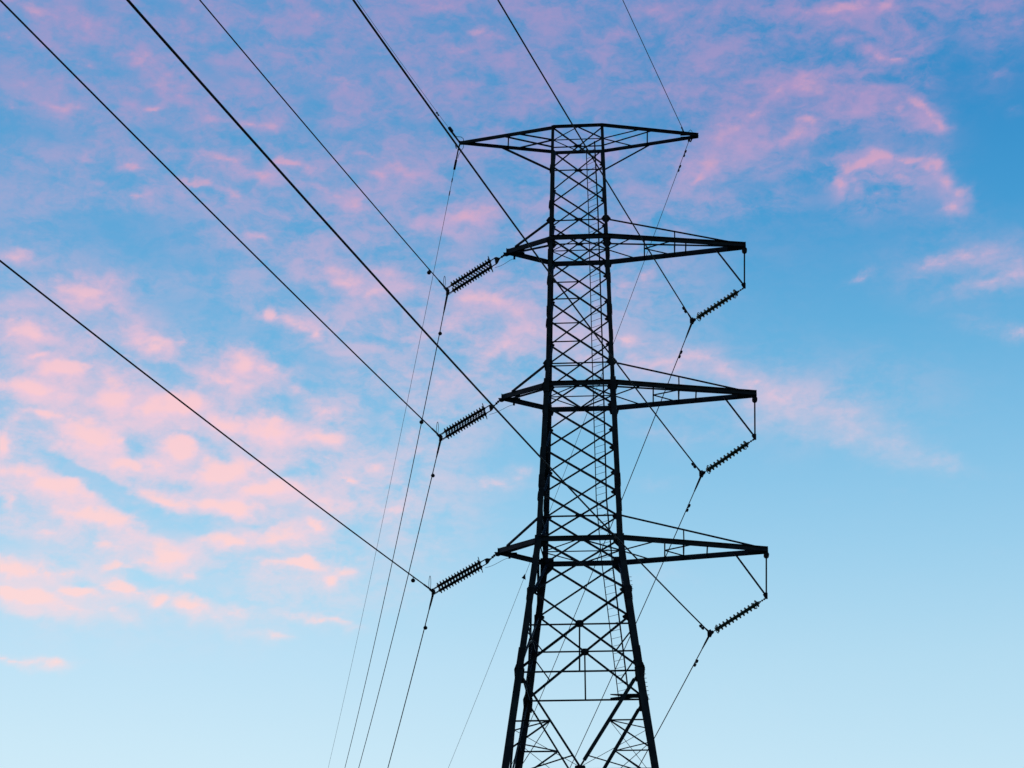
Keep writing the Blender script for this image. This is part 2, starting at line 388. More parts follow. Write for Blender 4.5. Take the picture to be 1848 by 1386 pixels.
# ---------------------------------------------------------------- materials
def material(name, c1, c2, rough=0.6, metal=0.0, scale=3.0, spec=0.3, bump=0.0):
    m = bpy.data.materials.new(name)
    m.use_nodes = True
    t = m.node_tree
    p = t.nodes['Principled BSDF']
    tcn = t.nodes.new('ShaderNodeTexCoord')
    nn = t.nodes.new('ShaderNodeTexNoise')
    nn.inputs['Scale'].default_value = scale
    nn.inputs['Detail'].default_value = 6
    t.links.new(tcn.outputs['Object'], nn.inputs['Vector'])
    r = t.nodes.new('ShaderNodeValToRGB')
    r.color_ramp.elements[0].position = .35
    r.color_ramp.elements[1].position = .68
    r.color_ramp.elements[0].color = tuple(c1) + (1,)
    r.color_ramp.elements[1].color = tuple(c2) + (1,)
    t.links.new(nn.outputs[0], r.inputs[0])
    t.links.new(r.outputs[0], p.inputs['Base Color'])
    p.inputs['Roughness'].default_value = rough
    p.inputs['Metallic'].default_value = metal
    p.inputs['Specular IOR Level'].default_value = spec
    if bump:
        b = t.nodes.new('ShaderNodeBump')
        b.inputs['Strength'].default_value = bump
        t.links.new(nn.outputs[0], b.inputs['Height'])
        t.links.new(b.outputs[0], p.inputs['Normal'])
    return m


STEEL = material('weathered_steel', (.010, .026, .062), (.028, .054, .104), .75, 0, 2.5, .15)
PLATE = material('weathered_plate', (.010, .020, .046), (.022, .038, .074), .75, 0, 4, .15)
CABLE = material('weathered_cable', (.010, .014, .024), (.020, .024, .036), .7, 0, 6, .15)
GLASSY = material('dark_glass_disc', (.008, .040, .046), (.016, .070, .078), .35, 0, 8, .35)
PORC = material('dark_porcelain', (.010, .012, .020), (.020, .020, .032), .5, 0, 8, .25)
GRASS = material('field_grass', (.030, .045, .016), (.060, .075, .028), .95, 0, .6, .1, .4)
CONC = material('footing_concrete', (.20, .19, .18), (.32, .31, .29), .9, 0, 5, .2)


# ---------------------------------------------------------------- mesh helpers
class MB:
    def __init__(s):
        s.v, s.f = [], []

    def prism(s, p0, p1, sec, u, v):
        n = len(sec)
        o = len(s.v)
        for P in (p0, p1):
            for a, b in sec:
                s.v.append(P + u * a + v * b)
        s.f.append([o + i for i in range(n)][::-1])
        s.f.append([o + n + i for i in range(n)])
        for i in range(n):
            j = (i + 1) % n
            s.f.append([o + i, o + j, o + n + j, o + n + i])
        return s

    def _frame(s, p0, p1, ref):
        d = (p1 - p0).normalized()
        u = ref - d * ref.dot(d)
        if u.length < 1e-4:
            u = Vector((0, 0, 1)) - d * d.z
            if u.length < 1e-4:
                u = Vector((1, 0, 0))
        u.normalize()
        return u, d.cross(u).normalized()

    def angle(s, p0, p1, w, ref, flip=1, t=None):
        """rolled steel angle, heel on the line, one flange along ref"""
        u, v = s._frame(p0, p1, ref)
        v = v * flip
        t = t or max(.012, w * .11)
        sec = [(0, 0), (w, 0), (w, t), (t, t), (t, w), (0, w)]
        return s.prism(p0, p1, sec, u, v)

    def cangle(s, p0, p1, w, ref, flip=1):
        """angle with its outline centred on the line"""
        u, v = s._frame(p0, p1, ref)
        v = v * flip
        t = max(.010, w * .13)
        h = w / 2
        sec = [(-h, -h), (h, -h), (h, t - h), (t - h, t - h), (t - h, h), (-h, h)]
        return s.prism(p0, p1, sec, u, v)

    def chan(s, p0, p1, w, d, ref, t=.014):
        """channel: web of depth d along ref, flanges w"""
        u, v = s._frame(p0, p1, ref)
        h = d / 2
        sec = [(-h, 0), (h, 0), (h, w), (h - t, w), (h - t, t), (-h + t, t), (-h + t, w), (-h, w)]
        return s.prism(p0, p1, sec, u, v)

    def bar(s, p0, p1, w, h, ref):
        u, v = s._frame(p0, p1, ref)
        return s.prism(p0, p1, [(-w / 2, -h / 2), (w / 2, -h / 2), (w / 2, h / 2), (-w / 2, h / 2)], u, v)

    def rod(s, p0, p1, r, n=8):
        u, v = s._frame(p0, p1, Vector((.3, .2, 1)))
        return s.prism(p0, p1, [(r * math.cos(i * 2 * math.pi / n), r * math.sin(i * 2 * math.pi / n)) for i in range(n)], u, v)

    def tube(s, pts, r, n=8, closed=False):
        k = len(pts)
        o = len(s.v)
        ref = Vector((.21, .13, 1)).normalized()
        for i, P in enumerate(pts):
            if closed:
                d = pts[(i + 1) % k] - pts[i - 1]
            else:
                d = pts[min(i + 1, k - 1)] - pts[max(i - 1, 0)]
            d.normalize()
            u = ref - d * ref.dot(d)
            if u.length < .05:
                u = Vector((1, 0, 0)) - d * d.x
            u.normalize()
            ref = u
            v = d.cross(u)
            rr = r[i] if isinstance(r, (list, tuple)) else r
            for j in range(n):
                t = 2 * math.pi * j / n
                s.v.append(P + u * (rr * math.cos(t)) + v * (rr * math.sin(t)))
        for i in range(k if closed else k - 1):
            a = o + i * n
            b = o + ((i + 1) % k) * n
            for j in range(n):
                s.f.append([a + j, a + (j + 1) % n, b + (j + 1) % n, b + j])
        if not closed:
            s.f.append([o + j for j in range(n)][::-1])
            s.f.append([o + (k - 1) * n + j for j in range(n)])
        return s

    def lathe(s, p0, axis, prof, n=16):
        """prof: (distance along axis, radius)"""
        axis = axis.normalized()
        pts = [p0 + axis * a for a, _ in prof]
        o = len(s.v)
        u = Vector((.3, .2, 1)) - axis * Vector((.3, .2, 1)).dot(axis)
        u.normalize()
        v = axis.cross(u)
        for P, (_, r) in zip(pts, prof):
            for j in range(n):
                t = 2 * math.pi * j / n
                s.v.append(P + u * (r * math.cos(t)) + v * (r * math.sin(t)))
        for i in range(len(prof) - 1):
            for j in range(n):
                s.f.append([o + i * n + j, o + i * n + (j + 1) % n, o + (i + 1) * n + (j + 1) % n, o + (i + 1) * n + j])
        s.f.append([o + j for j in range(n)][::-1])
        s.f.append([o + (len(prof) - 1) * n + j for j in range(n)])
        return s

    def plate(s, c, pts, u, v, t=.014):
        """flat plate: outline pts in (u, v) about c, thickness t"""
        w = u.cross(v).normalized()
        return s.prism(c - w * t / 2, c + w * t / 2, pts, u, v)

    def build(s, name, m, parent=None, smooth=False):
        me = bpy.data.meshes.new(name)
        me.from_pydata([tuple(p) for p in s.v], [], s.f)
        me.materials.append(m)
        if smooth:
            for p in me.polygons:
                p.use_smooth = True
        me.update()
        o = bpy.data.objects.new(name, me)
        col.objects.link(o)
        if parent:
            o.parent = parent
            bpy_off = WORLD.get(parent.name, Vector((0, 0, 0)))
            o.matrix_parent_inverse = Matrix.Translation(-bpy_off)
            WORLD[o.name] = Vector((0, 0, 0))
        return o


WORLD = {}


def tag(o, label=None, cat=None, group=None, kind=None):
    for k, v in (('label', label), ('category', cat), ('group', group), ('kind', kind)):
        if v:
            o[k] = v
    return o


def thing(name, label, cat, loc, group=None):
    o = bpy.data.objects.new(name, None)
    col.objects.link(o)
    o.location = loc
    o.empty_display_size = .5
    WORLD[o.name] = Vector(loc)
    return tag(o, label, cat, group)


# ---------------------------------------------------------------- where the pylon stands
PSI = R(4.8585)
A = Vector((math.cos(PSI), -math.sin(PSI), 0))   # along the crossarms
B = Vector((math.sin(PSI), math.cos(PSI), 0))    # across them, away from the viewer
CEN = Vector((3.36057, 95, 0))
Z = Vector((0, 0, 1))


def at(x, y, b=0.0):
    """point of the pylon's section plane at depth b seen at x, y of the photograph"""
    r = FWD * FPX + RT * (x - 924) + UPV * (693 - y)
    return EYE + r * (((CEN - EYE).dot(B) + b) / r.dot(B))


WT = [(24.33, 2.77), (30.93, 1.85), (38.93, 1.59), (46.93, 1.38), (53.31, 1.28)]


def half(z):
    z -= EYE.z
    if z <= WT[0][0]:
        return WT[0][1] + (WT[0][0] - z) * .1394
    for (z0, w0), (z1, w1) in zip(WT, WT[1:]):
        if z <= z1:
            return w0 + (w1 - w0) * (z - z0) / (z1 - z0)
    return 1.27


def face(x, y, k):
    b = k * 1.5
    for _ in range(25):
        P = at(x, y, b)
        b = k * half(P.z)
    return P


LEVY = [(229, 272), (302, 339), (366, 405), (429, 473), (501, 543), (578, 620), (655, 697), (730, 776), (807, 854), (886, 935), (972, 1016),
        (1067, 1110), (1125, 1177), (1211, 1264)]
LZ = [(face(1045, a, -1).z + face(1048, b, 1).z) / 2 for a, b in LEVY]
ANCH = {'FL': (-1, [(998, 229), (989, 655), (972.5, 972), (938, 1211), (912.5, 1386)]),
        'RL': (1, [(999, 272), (992, 697), (984, 1016), (953.5, 1264), (935.5, 1386)]),
        'FR': (-1, [(1086.5, 229), (1104.5, 655), (1119.5, 972), (1154.5, 1211), (1182.5, 1386)]),
        'RR': (1, [(1088.5, 272), (1106, 697), (1122, 1016), (1161, 1264), (1182.5, 1386)])}
LEGP = {}
for k, (sg, pts) in ANCH.items():
    P = [face(x, y, sg) for x, y in pts]
    d = P[-1] - P[-2]
    P.append(P[-1] + d * ((0.35 - P[-1].z) / d.z))
    LEGP[k] = P


def on(leg, z):
    P = LEGP[leg]
    for p, q in zip(P, P[1:]):
        if z >= q.z:
            return p + (q - p) * ((z - p.z) / (q.z - p.z))
    return P[-1].copy()


base = CEN.copy()
tower = thing('lattice_tower', 'tall dark steel lattice pylon with three long right crossarms and short left ones', 'power pylon', base)
CENTRE_X = lambda z: (on('FL', z) + on('FR', z) + on('RL', z) + on('RR', z)) / 4

# legs: thicker further down, heel at the outer corner
HEEL = {'FL': (A, B), 'FR': (-A, B), 'RL': (A, -B), 'RR': (-A, -B)}
leg_obj = {}
for k, (ua, ub) in HEEL.items():
    m = MB()
    cuts = sorted({LZ[0] + .12, LZ[3], LZ[6], LZ[10], LZ[13]} | {8.0}, reverse=True)
    segs = [(LZ[0] + .10, LZ[3], .155), (LZ[3], LZ[7] + 1.05, .20), (LZ[7] + 1.05, LZ[10], .255), (LZ[10], LZ[13], .30), (LZ[13], 8.0, .335), (8.0, .35, .36)]
    for z1, z0, w in segs:
        zs = [z1] + sorted([p.z for p in LEGP[k] if z0 + .01 < p.z < z1 - .01], reverse=True) + [z0]
        for za, zb in zip(zs, zs[1:]):
            p, q = on(k, za), on(k, zb)
            off = -(ua + ub) * w / 2
            d = (q - p).normalized()
            u = (ua - d * ua.dot(d)).normalized()
            v = (ub - d * ub.dot(d)).normalized()
            t = max(.018, w * .11)
            sec = [(0, 0), (w, 0), (w, t), (t, t), (t, w), (0, w)]
            m.prism(p + off, q + off, sec, u, v)
    leg_obj[k] = m.build('leg', STEEL, tower)
    # bolted splice plates over each change of section
    for zi, w, h in ((LZ[3] - .9, .215, .5), (LZ[5] + .5, .215, .5), (LZ[7] + 1.05, .27, .7), (LZ[9] + .6, .27, .6), (LZ[13] + .6, .335, 1.0), (LZ[11] - .2, .315, .6)):
        p, q = on(k, zi + h / 2), on(k, zi - h / 2)
        d = (q - p).normalized()
        u = (ua - d * ua.dot(d)).normalized()
        v = (ub - d * ub.dot(d)).normalized()
        o2 = -(u + v) * (w / 2 + .016)
        sp = MB()
        sp.prism(p + o2, q + o2, [(0, 0), (w, 0), (w, .016), (.016, .016), (.016, w), (0, w)], u, v)
        sp.build('splice_plate', PLATE, leg_obj[k])
    fo = MB()
    P = LEGP[k][-1]
    fo.lathe(Vector((P.x, P.y, -.3)), Z, [(0, .55), (.7, .55), (.75, .5)], 20)
    fo.build('footing', CONC, tower)

FACES = [('FL', 'FR', -B), ('RL', 'RR', B), ('FL', 'RL', -A), ('FR', 'RR', A)]


def brace(p, q, w, nrm, shift=0.0, name='diagonal_brace', flip=1, par=None):
    m = MB()
    s = nrm * shift
    m.cangle(p + s, q + s, w * 1.2, nrm.cross((q - p).normalized()), flip)
    return m.build(name, STEEL, par or tower)


def gusset(c, nrm, shape, u=None, name='gusset_plate', t=.018):
    u = u or nrm.cross(Z).normalized()
    m = MB()
    m.plate(c, shape, u, Z - nrm * Z.dot(nrm), t)
    return m.build(name, PLATE, tower)


HEX = lambda a, b: [(-a, -b * .4), (-a * .5, -b), (a * .5, -b), (a, -b * .4), (a, b * .4), (a * .5, b), (-a * .5, b), (-a, b * .4)]
# X bracing, panel by panel, each pair of crossed angles bolted at the middle
for i in range(11):
    zt, zb = LZ[i], LZ[i + 1]
    if i == 10:
        zb = LZ[11]
    for (l0, l1, nrm) in FACES:
        m = MB()
        w = (.078 + .0022 * i) * (1 if nrm.y < 0 or abs(nrm.x) > .5 else .95)
        p00, p01, p10, p11 = on(l0, zt), on(l1, zt), on(l0, zb), on(l1, zb)
        m.cangle(p00 + nrm * .02, p11 + nrm * .02, w * 1.22, Z)
        m.cangle(p01 - nrm * (w + .02), p10 - nrm * (w + .02), w * .95, Z, -1)
        m.build('cross_brace', STEEL, tower)
# small inward gussets on the legs at the panel points
for i in range(1, 12):
    z = LZ[i]
    for (l0, l1, nrm) in FACES[:2]:
        for la, lb in ((l0, l1), (l1, l0)):
            p = on(la, z)
            d = (on(lb, z) - p).normalized()
            s = 1 if d.dot(nrm.cross(Z)) > 0 else -1
            g = .15 + .012 * i
            if la in ('FR', 'RR'):
                shape = [(-.02, -g), (s * g * 1.2, -g * .35), (s * g * 1.35, 0), (-.02, g * .9)]
            else:
                shape = [(-.02, -g * .8), (s * g, -g * .2), (s * g, g * .2), (-.02, g * .8)]
            if s > 0 and la in ('FR', 'RR') or s < 0 and la not in ('FR', 'RR'):
                pass
            gusset(p + nrm * .03, nrm, shape if s > 0 else shape[::-1])
# side face gussets seen edge on, standing a little proud of the left legs
for i in range(1, 12):
    for k in ('FL', 'RL'):
        p = on(k, LZ[i] - .15) - A * (.09 + .006 * i)
        m = MB()
        m.plate(p, [(-.14, -.2), (.14, -.2), (.2, 0), (.14, .2), (-.14, .2), (-.2, 0)], B, Z + A * .10, .02)
        m.build('gusset_plate', PLATE, tower)

# horizontals: tie levels, crossarm levels, mid-panel struts
mid = lambda a, b: (LZ[a] + LZ[b]) / 2
for z, w in ((mid(0, 1), .06), (mid(2, 3), .06), (LZ[6], .06), (mid(9, 10), .07)):
    for (l0, l1, nrm) in FACES:
        brace(on(l0, z), on(l1, z), w, nrm, -.03, 'horizontal_strut')
    for (l0, l1, nrm) in FACES[:2]:
        c = (on(l0, z) + on(l1, z)) / 2
        if z != LZ[6]:
            gusset(c, nrm, HEX(.21, .085))
for z, a in ((mid(2, 3), .25), (LZ[6], .26)):
    for k in ('FL', 'FR', 'RL', 'RR'):
        nrm = -B if k[0] == 'F' else B
        gusset(on(k, z), nrm, [(-a, 0), (-a * .45, -a * .75), (a * .45, -a * .75), (a, 0), (a * .45, a * .75), (-a * .45, a * .75)], None, 'gusset_plate', .03)
# half-length struts from the left legs to the crossings
for zz, ks in (((LZ[4] + LZ[3]) / 2, ('RL', 'RR')), ((LZ[5] + LZ[4]) / 2, ('FL', 'FR')), ((LZ[5] + LZ[4]) / 2, ('RL', 'RR')), ((LZ[6] + LZ[5]) / 2, ('FL', 'FR')), ((LZ[6] + LZ[5]) / 2, ('RL', 'RR'))):
    c = (on(ks[0], zz) + on(ks[1], zz)) / 2
    brace(on(ks[0], zz), c, .055, B if ks[0][0] == 'R' else -B, 0, 'horizontal_strut')

# waist below the lowest crossarm
for (l0, l1, nrm) in FACES:
    z11, z12, z13 = LZ[11], LZ[12], LZ[13]
    c = (on(l0, z12) + on(l1, z12)) / 2
    z_a = z11 + .02
    for l in (l0, l1):
        brace(on(l, z_a), c, .082, nrm, 0)
        brace(c, on(l, z13 + .15), .088, nrm, .03)
        # redundant strut from the leg to the lower diagonal
        a_ = on(l, z12 - .25)
        b_ = c + (on(l, z13 + .15) - c) * .62
        brace(a_, b_, .05, nrm, .03, 'redundant_strut')
    brace(on(l0, z12), on(l1, z12), .066, nrm, -.05, 'horizontal_strut')
    brace(on(l0, z13), on(l1, z13), .072, nrm, -.05, 'horizontal_strut')
    c2 = (on(l0, z13) + on(l1, z13)) / 2
    brace(c, c2, .06, nrm, -.08, 'post')
    gusset(c, nrm, HEX(.19, .17), None, 'gusset_plate', .03)
    for l in (l0, l1):
        gusset(on(l, z13 - .1) + nrm * .02, nrm, [(-.19, -.45), (.19, -.45), (.24, .2), (.15, .45), (-.15, .45), (-.24, .2)], None, 'gusset_plate', .03)
        gusset(on(l, z11), nrm, [(-.21, -.12), (0, -.25), (.21, -.12), (.21, .12), (0, .25), (-.21, .12)], None, 'gusset_plate', .03)
# big bolted plates where the lowest crossarm meets the bend in the legs
for k in ('FL', 'FR', 'RL', 'RR'):
    nrm = -B if k[0] == 'F' else B
    s = 1 if k[1] == 'L' else -1
    sc = 1.0 if k[0] == 'R' else .8
    sh = [(-.22, .34), (-.24, -.55), (.0, -.60), (.42, -.2), (.42, .34)]
    sh = [(x * sc * s * (1 if nrm.cross(Z).dot(A) > 0 else -1), y * sc) for x, y in sh]
    gusset(on(k, LZ[10] - .05) + nrm * .03, nrm, sh, None, 'gusset_plate', .03)
for k in ('FL', 'FR', 'RL', 'RR'):
    nrm = -B if k[0] == 'F' else B
    for zz, g in ((LZ[3], .22), ((LZ[7] + LZ[6]) / 2, .26)):
        gusset(on(k, zz - .1) + nrm * .03, nrm, [(-g, 0), (-g * .7, -g), (g * .7, -g), (g, 0), (g * .7, g * .8), (-g * .7, g * .8)], None, 'gusset_plate', .03)

# legs' K bracing below the waist
zk = face(1050, 1384, -1).z
zw = LZ[13]
for (l0, l1, nrm) in FACES:
    apex = (on(l0, zk) + on(l1, zk)) / 2
    for l in (l0, l1):
        top = on(l, zw - .05)
        heavy = l in ('FR', 'RR') and abs(nrm.dot(B)) > .5
        m = MB()
        if heavy:
            d = (apex - top).normalized()
            m.cangle(top + nrm * .03, apex + nrm * .03, .085, Z)
            m.bar(top + d * .45 + nrm * .05, apex - d * .35 + nrm * .05, .17, .02, nrm.cross(d))
        else:
            m.cangle(top + nrm * .03, apex + nrm * .03, .09, Z)
        m.build('diagonal_brace', STEEL, tower)
        fr = .515
        node_ = top + (apex - top) * fr
        lz = node_.z
        brace(node_, on(l, lz), .055, nrm, 0, 'redundant_strut')
        leglow = on(l, lz - 1.35)
        brace(node_, leglow, .06, nrm, 0, 'redundant_strut')
        n2_ = top + (apex - top) * .88
        brace(n2_, on(l, lz - 2.6), .045, nrm, 0, 'redundant_strut')
    gusset(apex, nrm, [(-.26, -.12), (.26, -.12), (.22, .06), (-.22, .06)], None, 'gusset_plate', .03)
    brace(on(l0, zk - .1), on(l1, zk - .1), .08, nrm, -.04, 'horizontal_strut')
    # lower body down to the footings, out of the picture
    zz = [zk - .1, 15.5, 7.6]
    for z1, z0 in zip(zz, zz[1:]):
        m = MB()
        m.cangle(on(l0, z1), on(l1, z0), .11, Z)
        m.cangle(on(l1, z1) - nrm * .12, on(l0, z0) - nrm * .12, .11, Z)
        m.build('cross_brace', STEEL, tower)
        brace(on(l0, z0), on(l1, z0), .08, nrm, -.04, 'horizontal_strut')
    for l in (l0, l1):
        brace((on(l0, 7.6) + on(l1, 7.6)) / 2, on(l, .6), .11, nrm)
# plan bracing between neighbouring faces at the K nodes
zn = zw - .05 + (zk - zw + .05) * .515


def knode(l, other):
    ap = (on(l, zk) + on(other, zk)) / 2
    tp = on(l, zw - .05)
    return tp + (ap - tp) * .515


for l, o1, o2 in (('FL', 'FR', 'RL'), ('RL', 'RR', 'FL'), ('FR', 'FL', 'RR'), ('RR', 'RL', 'FR')):
    p, q = knode(l, o1), knode(l, o2)
    m = MB()
    m.cangle(p, q, .05, Z)
    m.build('plan_brace', STEEL, tower)
    far = (on(l, zk) + on(o2, zk)) / 2
    m = MB()
    m.cangle(p, far, .026, Z)
    m.build('plan_brace', STEEL, tower)
    m = MB()
    m.cangle(q, (on(l, zk) + on(o1, zk)) / 2, .024, Z)
    m.build('plan_brace', STEEL, tower)

# ---------------------------------------------------------------- crossarms
def lower(p, q, w, d, parent=None, name='crossarm', flip=1):
    m = MB()
    m.chan(p, q, w, d, Z)
    return m.build(name, STEEL, parent or tower)


def sub(p, q, w, name, parent, ref=Z):
    m = MB()
    w *= 1.2
    m.cangle(p, q, w, ref)
    return m.build(name, STEEL, parent)


def arm(zc, side, tipx, tipn, tipf, dep, tie=None, knee=None, struts=(), lac=(), verts=(), tipb=.16):
    """one crossarm: two main chords meeting at the tip, ties above, lacing between them"""
    lf, lr = ('FL', 'RL') if side < 0 else ('FR', 'RR')
    pf, pr = on(lf, zc) - B * .06, on(lr, zc) + B * .06
    tf = at(*tipn, -tipb)
    tr = at(*tipf, tipb)
    m = MB()
    out_ = A * side
    m.chan(pf - out_ * .05, tf, .10, dep, Z)
    m.chan(pr - out_ * .05, tr, -.09, dep, Z)
    # tip: end plate and top and bottom cover plates
    cz = (tf + tr) / 2
    arm_o = m.build('crossarm', STEEL, tower)
    e = MB()
    e.plate(cz + out_ * .01, [(-tipb - .03, -dep * .55), (tipb + .03, -dep * .55), (tipb + .03, dep * .55), (-tipb - .03, dep * .55)], B, Z, .03)
    L_ = .9 if dep > .15 else .5
    for zz in (-dep * .46, dep * .46):
        e.plate(cz - out_ * (L_ / 2) + Z * zz, [(-L_ / 2, -tipb), (L_ / 2, -tipb), (L_ / 2, tipb), (-L_ / 2, tipb)], A, B, .014)
    e.build('tip_plate', PLATE, arm_o)

    def chord(x):
        """points of near and far chord above image column x"""
        def f(p, q, b_):
            best = None
            for i in range(101):
                P = p + (q - p) * (i / 100)
                r = P - EYE
                px = 924 + FPX * r.dot(RT) / r.dot(FWD)
                if best is None or abs(px - x) < best[0]:
                    best = (abs(px - x), P)
            return best[1]
        return f(pf, tf, 0), f(pr, tr, 0)
    for x in struts:
        n_, f_ = chord(x)
        sub(n_, f_, .055, 'strut', arm_o)
    c0 = (pf + pr) / 2
    for (x0, xn, xf) in lac:
        o0 = c0 if x0 is None else sum(chord(x0), Vector()) / 2
        sub(o0, chord(xn)[0], .055, 'lacing_bar', arm_o)
        sub(o0, chord(xf)[1], .055, 'lacing_bar', arm_o)
    if tie:
        zt, tx = tie
        for (l, i) in ((lf, 0), (lr, 1)):
            p = on(l, zt)
            q = chord(tx)[i] + Z * dep * .45
            sub(p, q, .075, 'tie', arm_o)
            for vx in verts:
                c = chord(vx)[i]
                # height of the tie above this column
                h = p + (q - p) * (((c - p).dot(A)) / ((q - p).dot(A)))
                sub(c, h, .05, 'hanger', arm_o)
    if knee:
        zt, tx = knee
        for (l, i) in ((lf, 0), (lr, 1)):
            sub(on(l, zt), chord(tx)[i], .075 if i else .06, 'knee_brace', arm_o)
    return arm_o, chord, cz


zt1, zt2, zt3 = mid(2, 3), LZ[6], mid(9, 10)
z1, z2, z3 = LZ[3], (LZ[6] + LZ[7]) / 2, LZ[10]
ARMS = {}
# earth wire arm at the top
arm(LZ[0], -1, 0, (829, 257.5), (831, 258.5), .16, knee=(mid(0, 1), 905), struts=(917.5,), lac=((None, 930, 931),), tipb=.07)
arm(LZ[0], 1, 0, (1260, 244), (1259, 245.5), .16, knee=(mid(0, 1), 1177), struts=(1167.5,), lac=((None, 1155, 1144),), tipb=.07)
# phase arms
dep = .245
specs = [
    (z1, zt1, 1, (1345, 442), (1345, 445), 1326, (1163.5, 1218, 1237.5), ((None, 1141, 1151), (1163.5, 1215, 1215)), (1218,), (1290, 455), (1343.5, 518), 1343.5, 452),
    (z2, zt2, 1, (1364.5, 709.5), (1364.5, 712), 1339, (1179.5, 1225.5, 1255.7), ((None, 1160, 1160), (1179.5, 1241, 1226)), (1225.5,), (1305, 720.5), (1362.5, 791), 1362, 721),
    (z3, zt3, 1, (1385, 991.5), (1385, 994), 1366, (1199, 1234, 1277), ((None, 1187, 1178), (1199, 1255, 1245)), (1234,), (1324, 1004), (1383, 1078), 1383, 1002),
    (z1, zt1, -1, (914, 454), (916, 456), 930, (), (), (), None, None, 0, 0),
    (z2, zt2, -1, (905.5, 716), (907, 719), 924, (), (), (), None, None, 0, 0),
    (z3, zt3, -1, (899, 994), (900, 997), 915, (), (), (), None, None, 0, 0)]
for (zc, zt, side, tn, tf, tx, st, lac, vt, d0, d1, hx, hy) in specs:
    a_o, chord, cz = arm(zc, side, 0, tn, tf, dep, (zt, tx), None, st, lac, vt)
    if side > 0:
        top = at(hx, hy - 8)
        bot = at(*d1)
        fr = MB()
        fr.cangle(top, bot, .075, A)
        fr.build('drop_post', STEEL, a_o)
        c = chord(d0[0])
        fr = MB()
        s0 = sum(c, Vector()) / 2
        fr.cangle(s0 - Z * .08, bot + Z * .08, .09, A)
        fr.build('drop_brace', STEEL, a_o)
        fr = MB()
        fr.lathe(at(hx, hy) - B * .16, B, [(0, .10), (.02, .13), (.30, .13), (.32, .10)], 14)
        fr.build('pin', PLATE, a_o)
        fr = MB()
        fr.plate(bot + Z * .02, [(-.16, .12), (-.05, -.1), (.06, -.1), (.07, .2), (-.05, .22)], A, Z, .04)
        fr.build('foot_plate', PLATE, a_o)
    else:
        m = MB()
        m.plate(cz - Z * .12 , [(-.2, .1), (-.12, -.1), (0, -.12), (.35, .05), (.35, .1)], A, Z, .03)
        m.build('hang_plate', PLATE, a_o)
        m = MB()
        lp = {z1: (928.3, 464), z2: (927.5, 727.5), z3: (919.5, 1004)}[zc]
        m.bar(at(lp[0], lp[1] - 4, .3), at(lp[0], lp[1] + 4, .3), .10, .05, A)
        m.build('lug', PLATE, a_o)
# body horizontals and diamond plan bracing at the crossarm levels
for zc in (LZ[0], z1, z2, z3):
    for (l0, l1, nrm) in FACES[:2]:
        m = MB()
        s = -.09 if nrm.dot(B) < 0 else .09
        m.chan(on(l0, zc) + nrm * .06, on(l1, zc) + nrm * .06, .09 if nrm.dot(B) < 0 else -.09, .245 if zc != LZ[0] else .155, Z)
        m.build('belt_chord', STEEL, tower)
    lm = (on('FL', zc) + on('RL', zc)) / 2
    rm = (on('FR', zc) + on('RR', zc)) / 2
    fm = (on('FL', zc) + on('FR', zc)) / 2
    bm = (on('RL', zc) + on('RR', zc)) / 2
    for p, q in ((lm, rm), (lm, fm), (lm, bm), (rm, fm), (rm, bm), (on('FL', zc), on('RL', zc)), (on('FR', zc), on('RR', zc))):
        m = MB()
        m.cangle(p, q, .055, Z)
        m.build('plan_brace', STEEL, tower)

# ---------------------------------------------------------------- climbing ladder inside the rear face


def rail_pts(anch, bfrac):
    P = []
    for x, y in anch:
        b = 1.0
        for _ in range(20):
            p = at(x, y, b)
            b = half(p.z) * .82 - bfrac
        P.append(p)
    return P


railA = rail_pts([(1058, 270), (1062, 380), (1068.5, 640), (1076, 900), (1086, 1015), (1116, 1257)], .0)
railB = rail_pts([(1073, 255), (1079, 380), (1087.5, 640), (1094.5, 900), (1105, 1015), (1133.5, 1246)], .42)
ladder = MB().tube(railB, .040, 6).build('ladder', STEEL, tower)
MB().tube(railA, .026, 6).build('rail', STEEL, ladder)


def along(P, z):
    for p, q in zip(P, P[1:]):
        if z >= q.z:
            return p + (q - p) * ((z - p.z) / (q.z - p.z))
    return None


z = railA[0].z - .2
k = 0
while z > railA[-1].z + .2 and k < 98:
    p, q = along(railA, z), along(railB, z)
    if p and q:
        MB().rod(p, q, .011, 6).build('rung', STEEL, ladder)
    z -= .355
    k += 1
# small platform bracket at the foot of the ladder
m = MB()
pc = at(1140, 1256, 1.9)
m.plate(pc, [(-1.0, -.35), (.45, -.35), (.45, .35), (.1, .30)], A, B, .05)
m.bar(at(1102, 1262, 2.1), at(1157, 1255, 1.6), .13, .10, Z)
m.bar(at(1120, 1262, 2.4), at(1158, 1262, 2.4), .06, .06, Z)
m.build('ladder_platform', PLATE, tower)
# step bolts on the right front leg
for z_a, n_ in ((LZ[13] + .2, 9), (LZ[11] + .6, 4)):
    for i in range(n_):
        p = on('FR', z_a - i * .2)
        MB().rod(p + A * .12, p + A * .26, .014, 6).build('step_bolt', PLATE, leg_obj['FR'])


# ---------------------------------------------------------------- insulators
def ring(c, ax, rx, ry, tube_r=.014, tilt=None, n=28):
    ax = ax.normalized()
    u = tilt or Z
    u = (u - ax * ax.dot(u)).normalized()
    v = ax.cross(u)
    return [c + u * (rx * math.cos(t)) + v * (ry * math.sin(t)) for t in [2 * math.pi * i / n for i in range(n)]]


def disc_bell(p, ax, r):
    m = MB()
    m.lathe(p, ax, [(-.09, .06), (-.055, .07), (-.040, .09), (-.034, r * .84), (-.018, r), (.014, r), (.026, r * .74), (.035, .08), (.06, .062), (.09, .058)], 18)
    return m


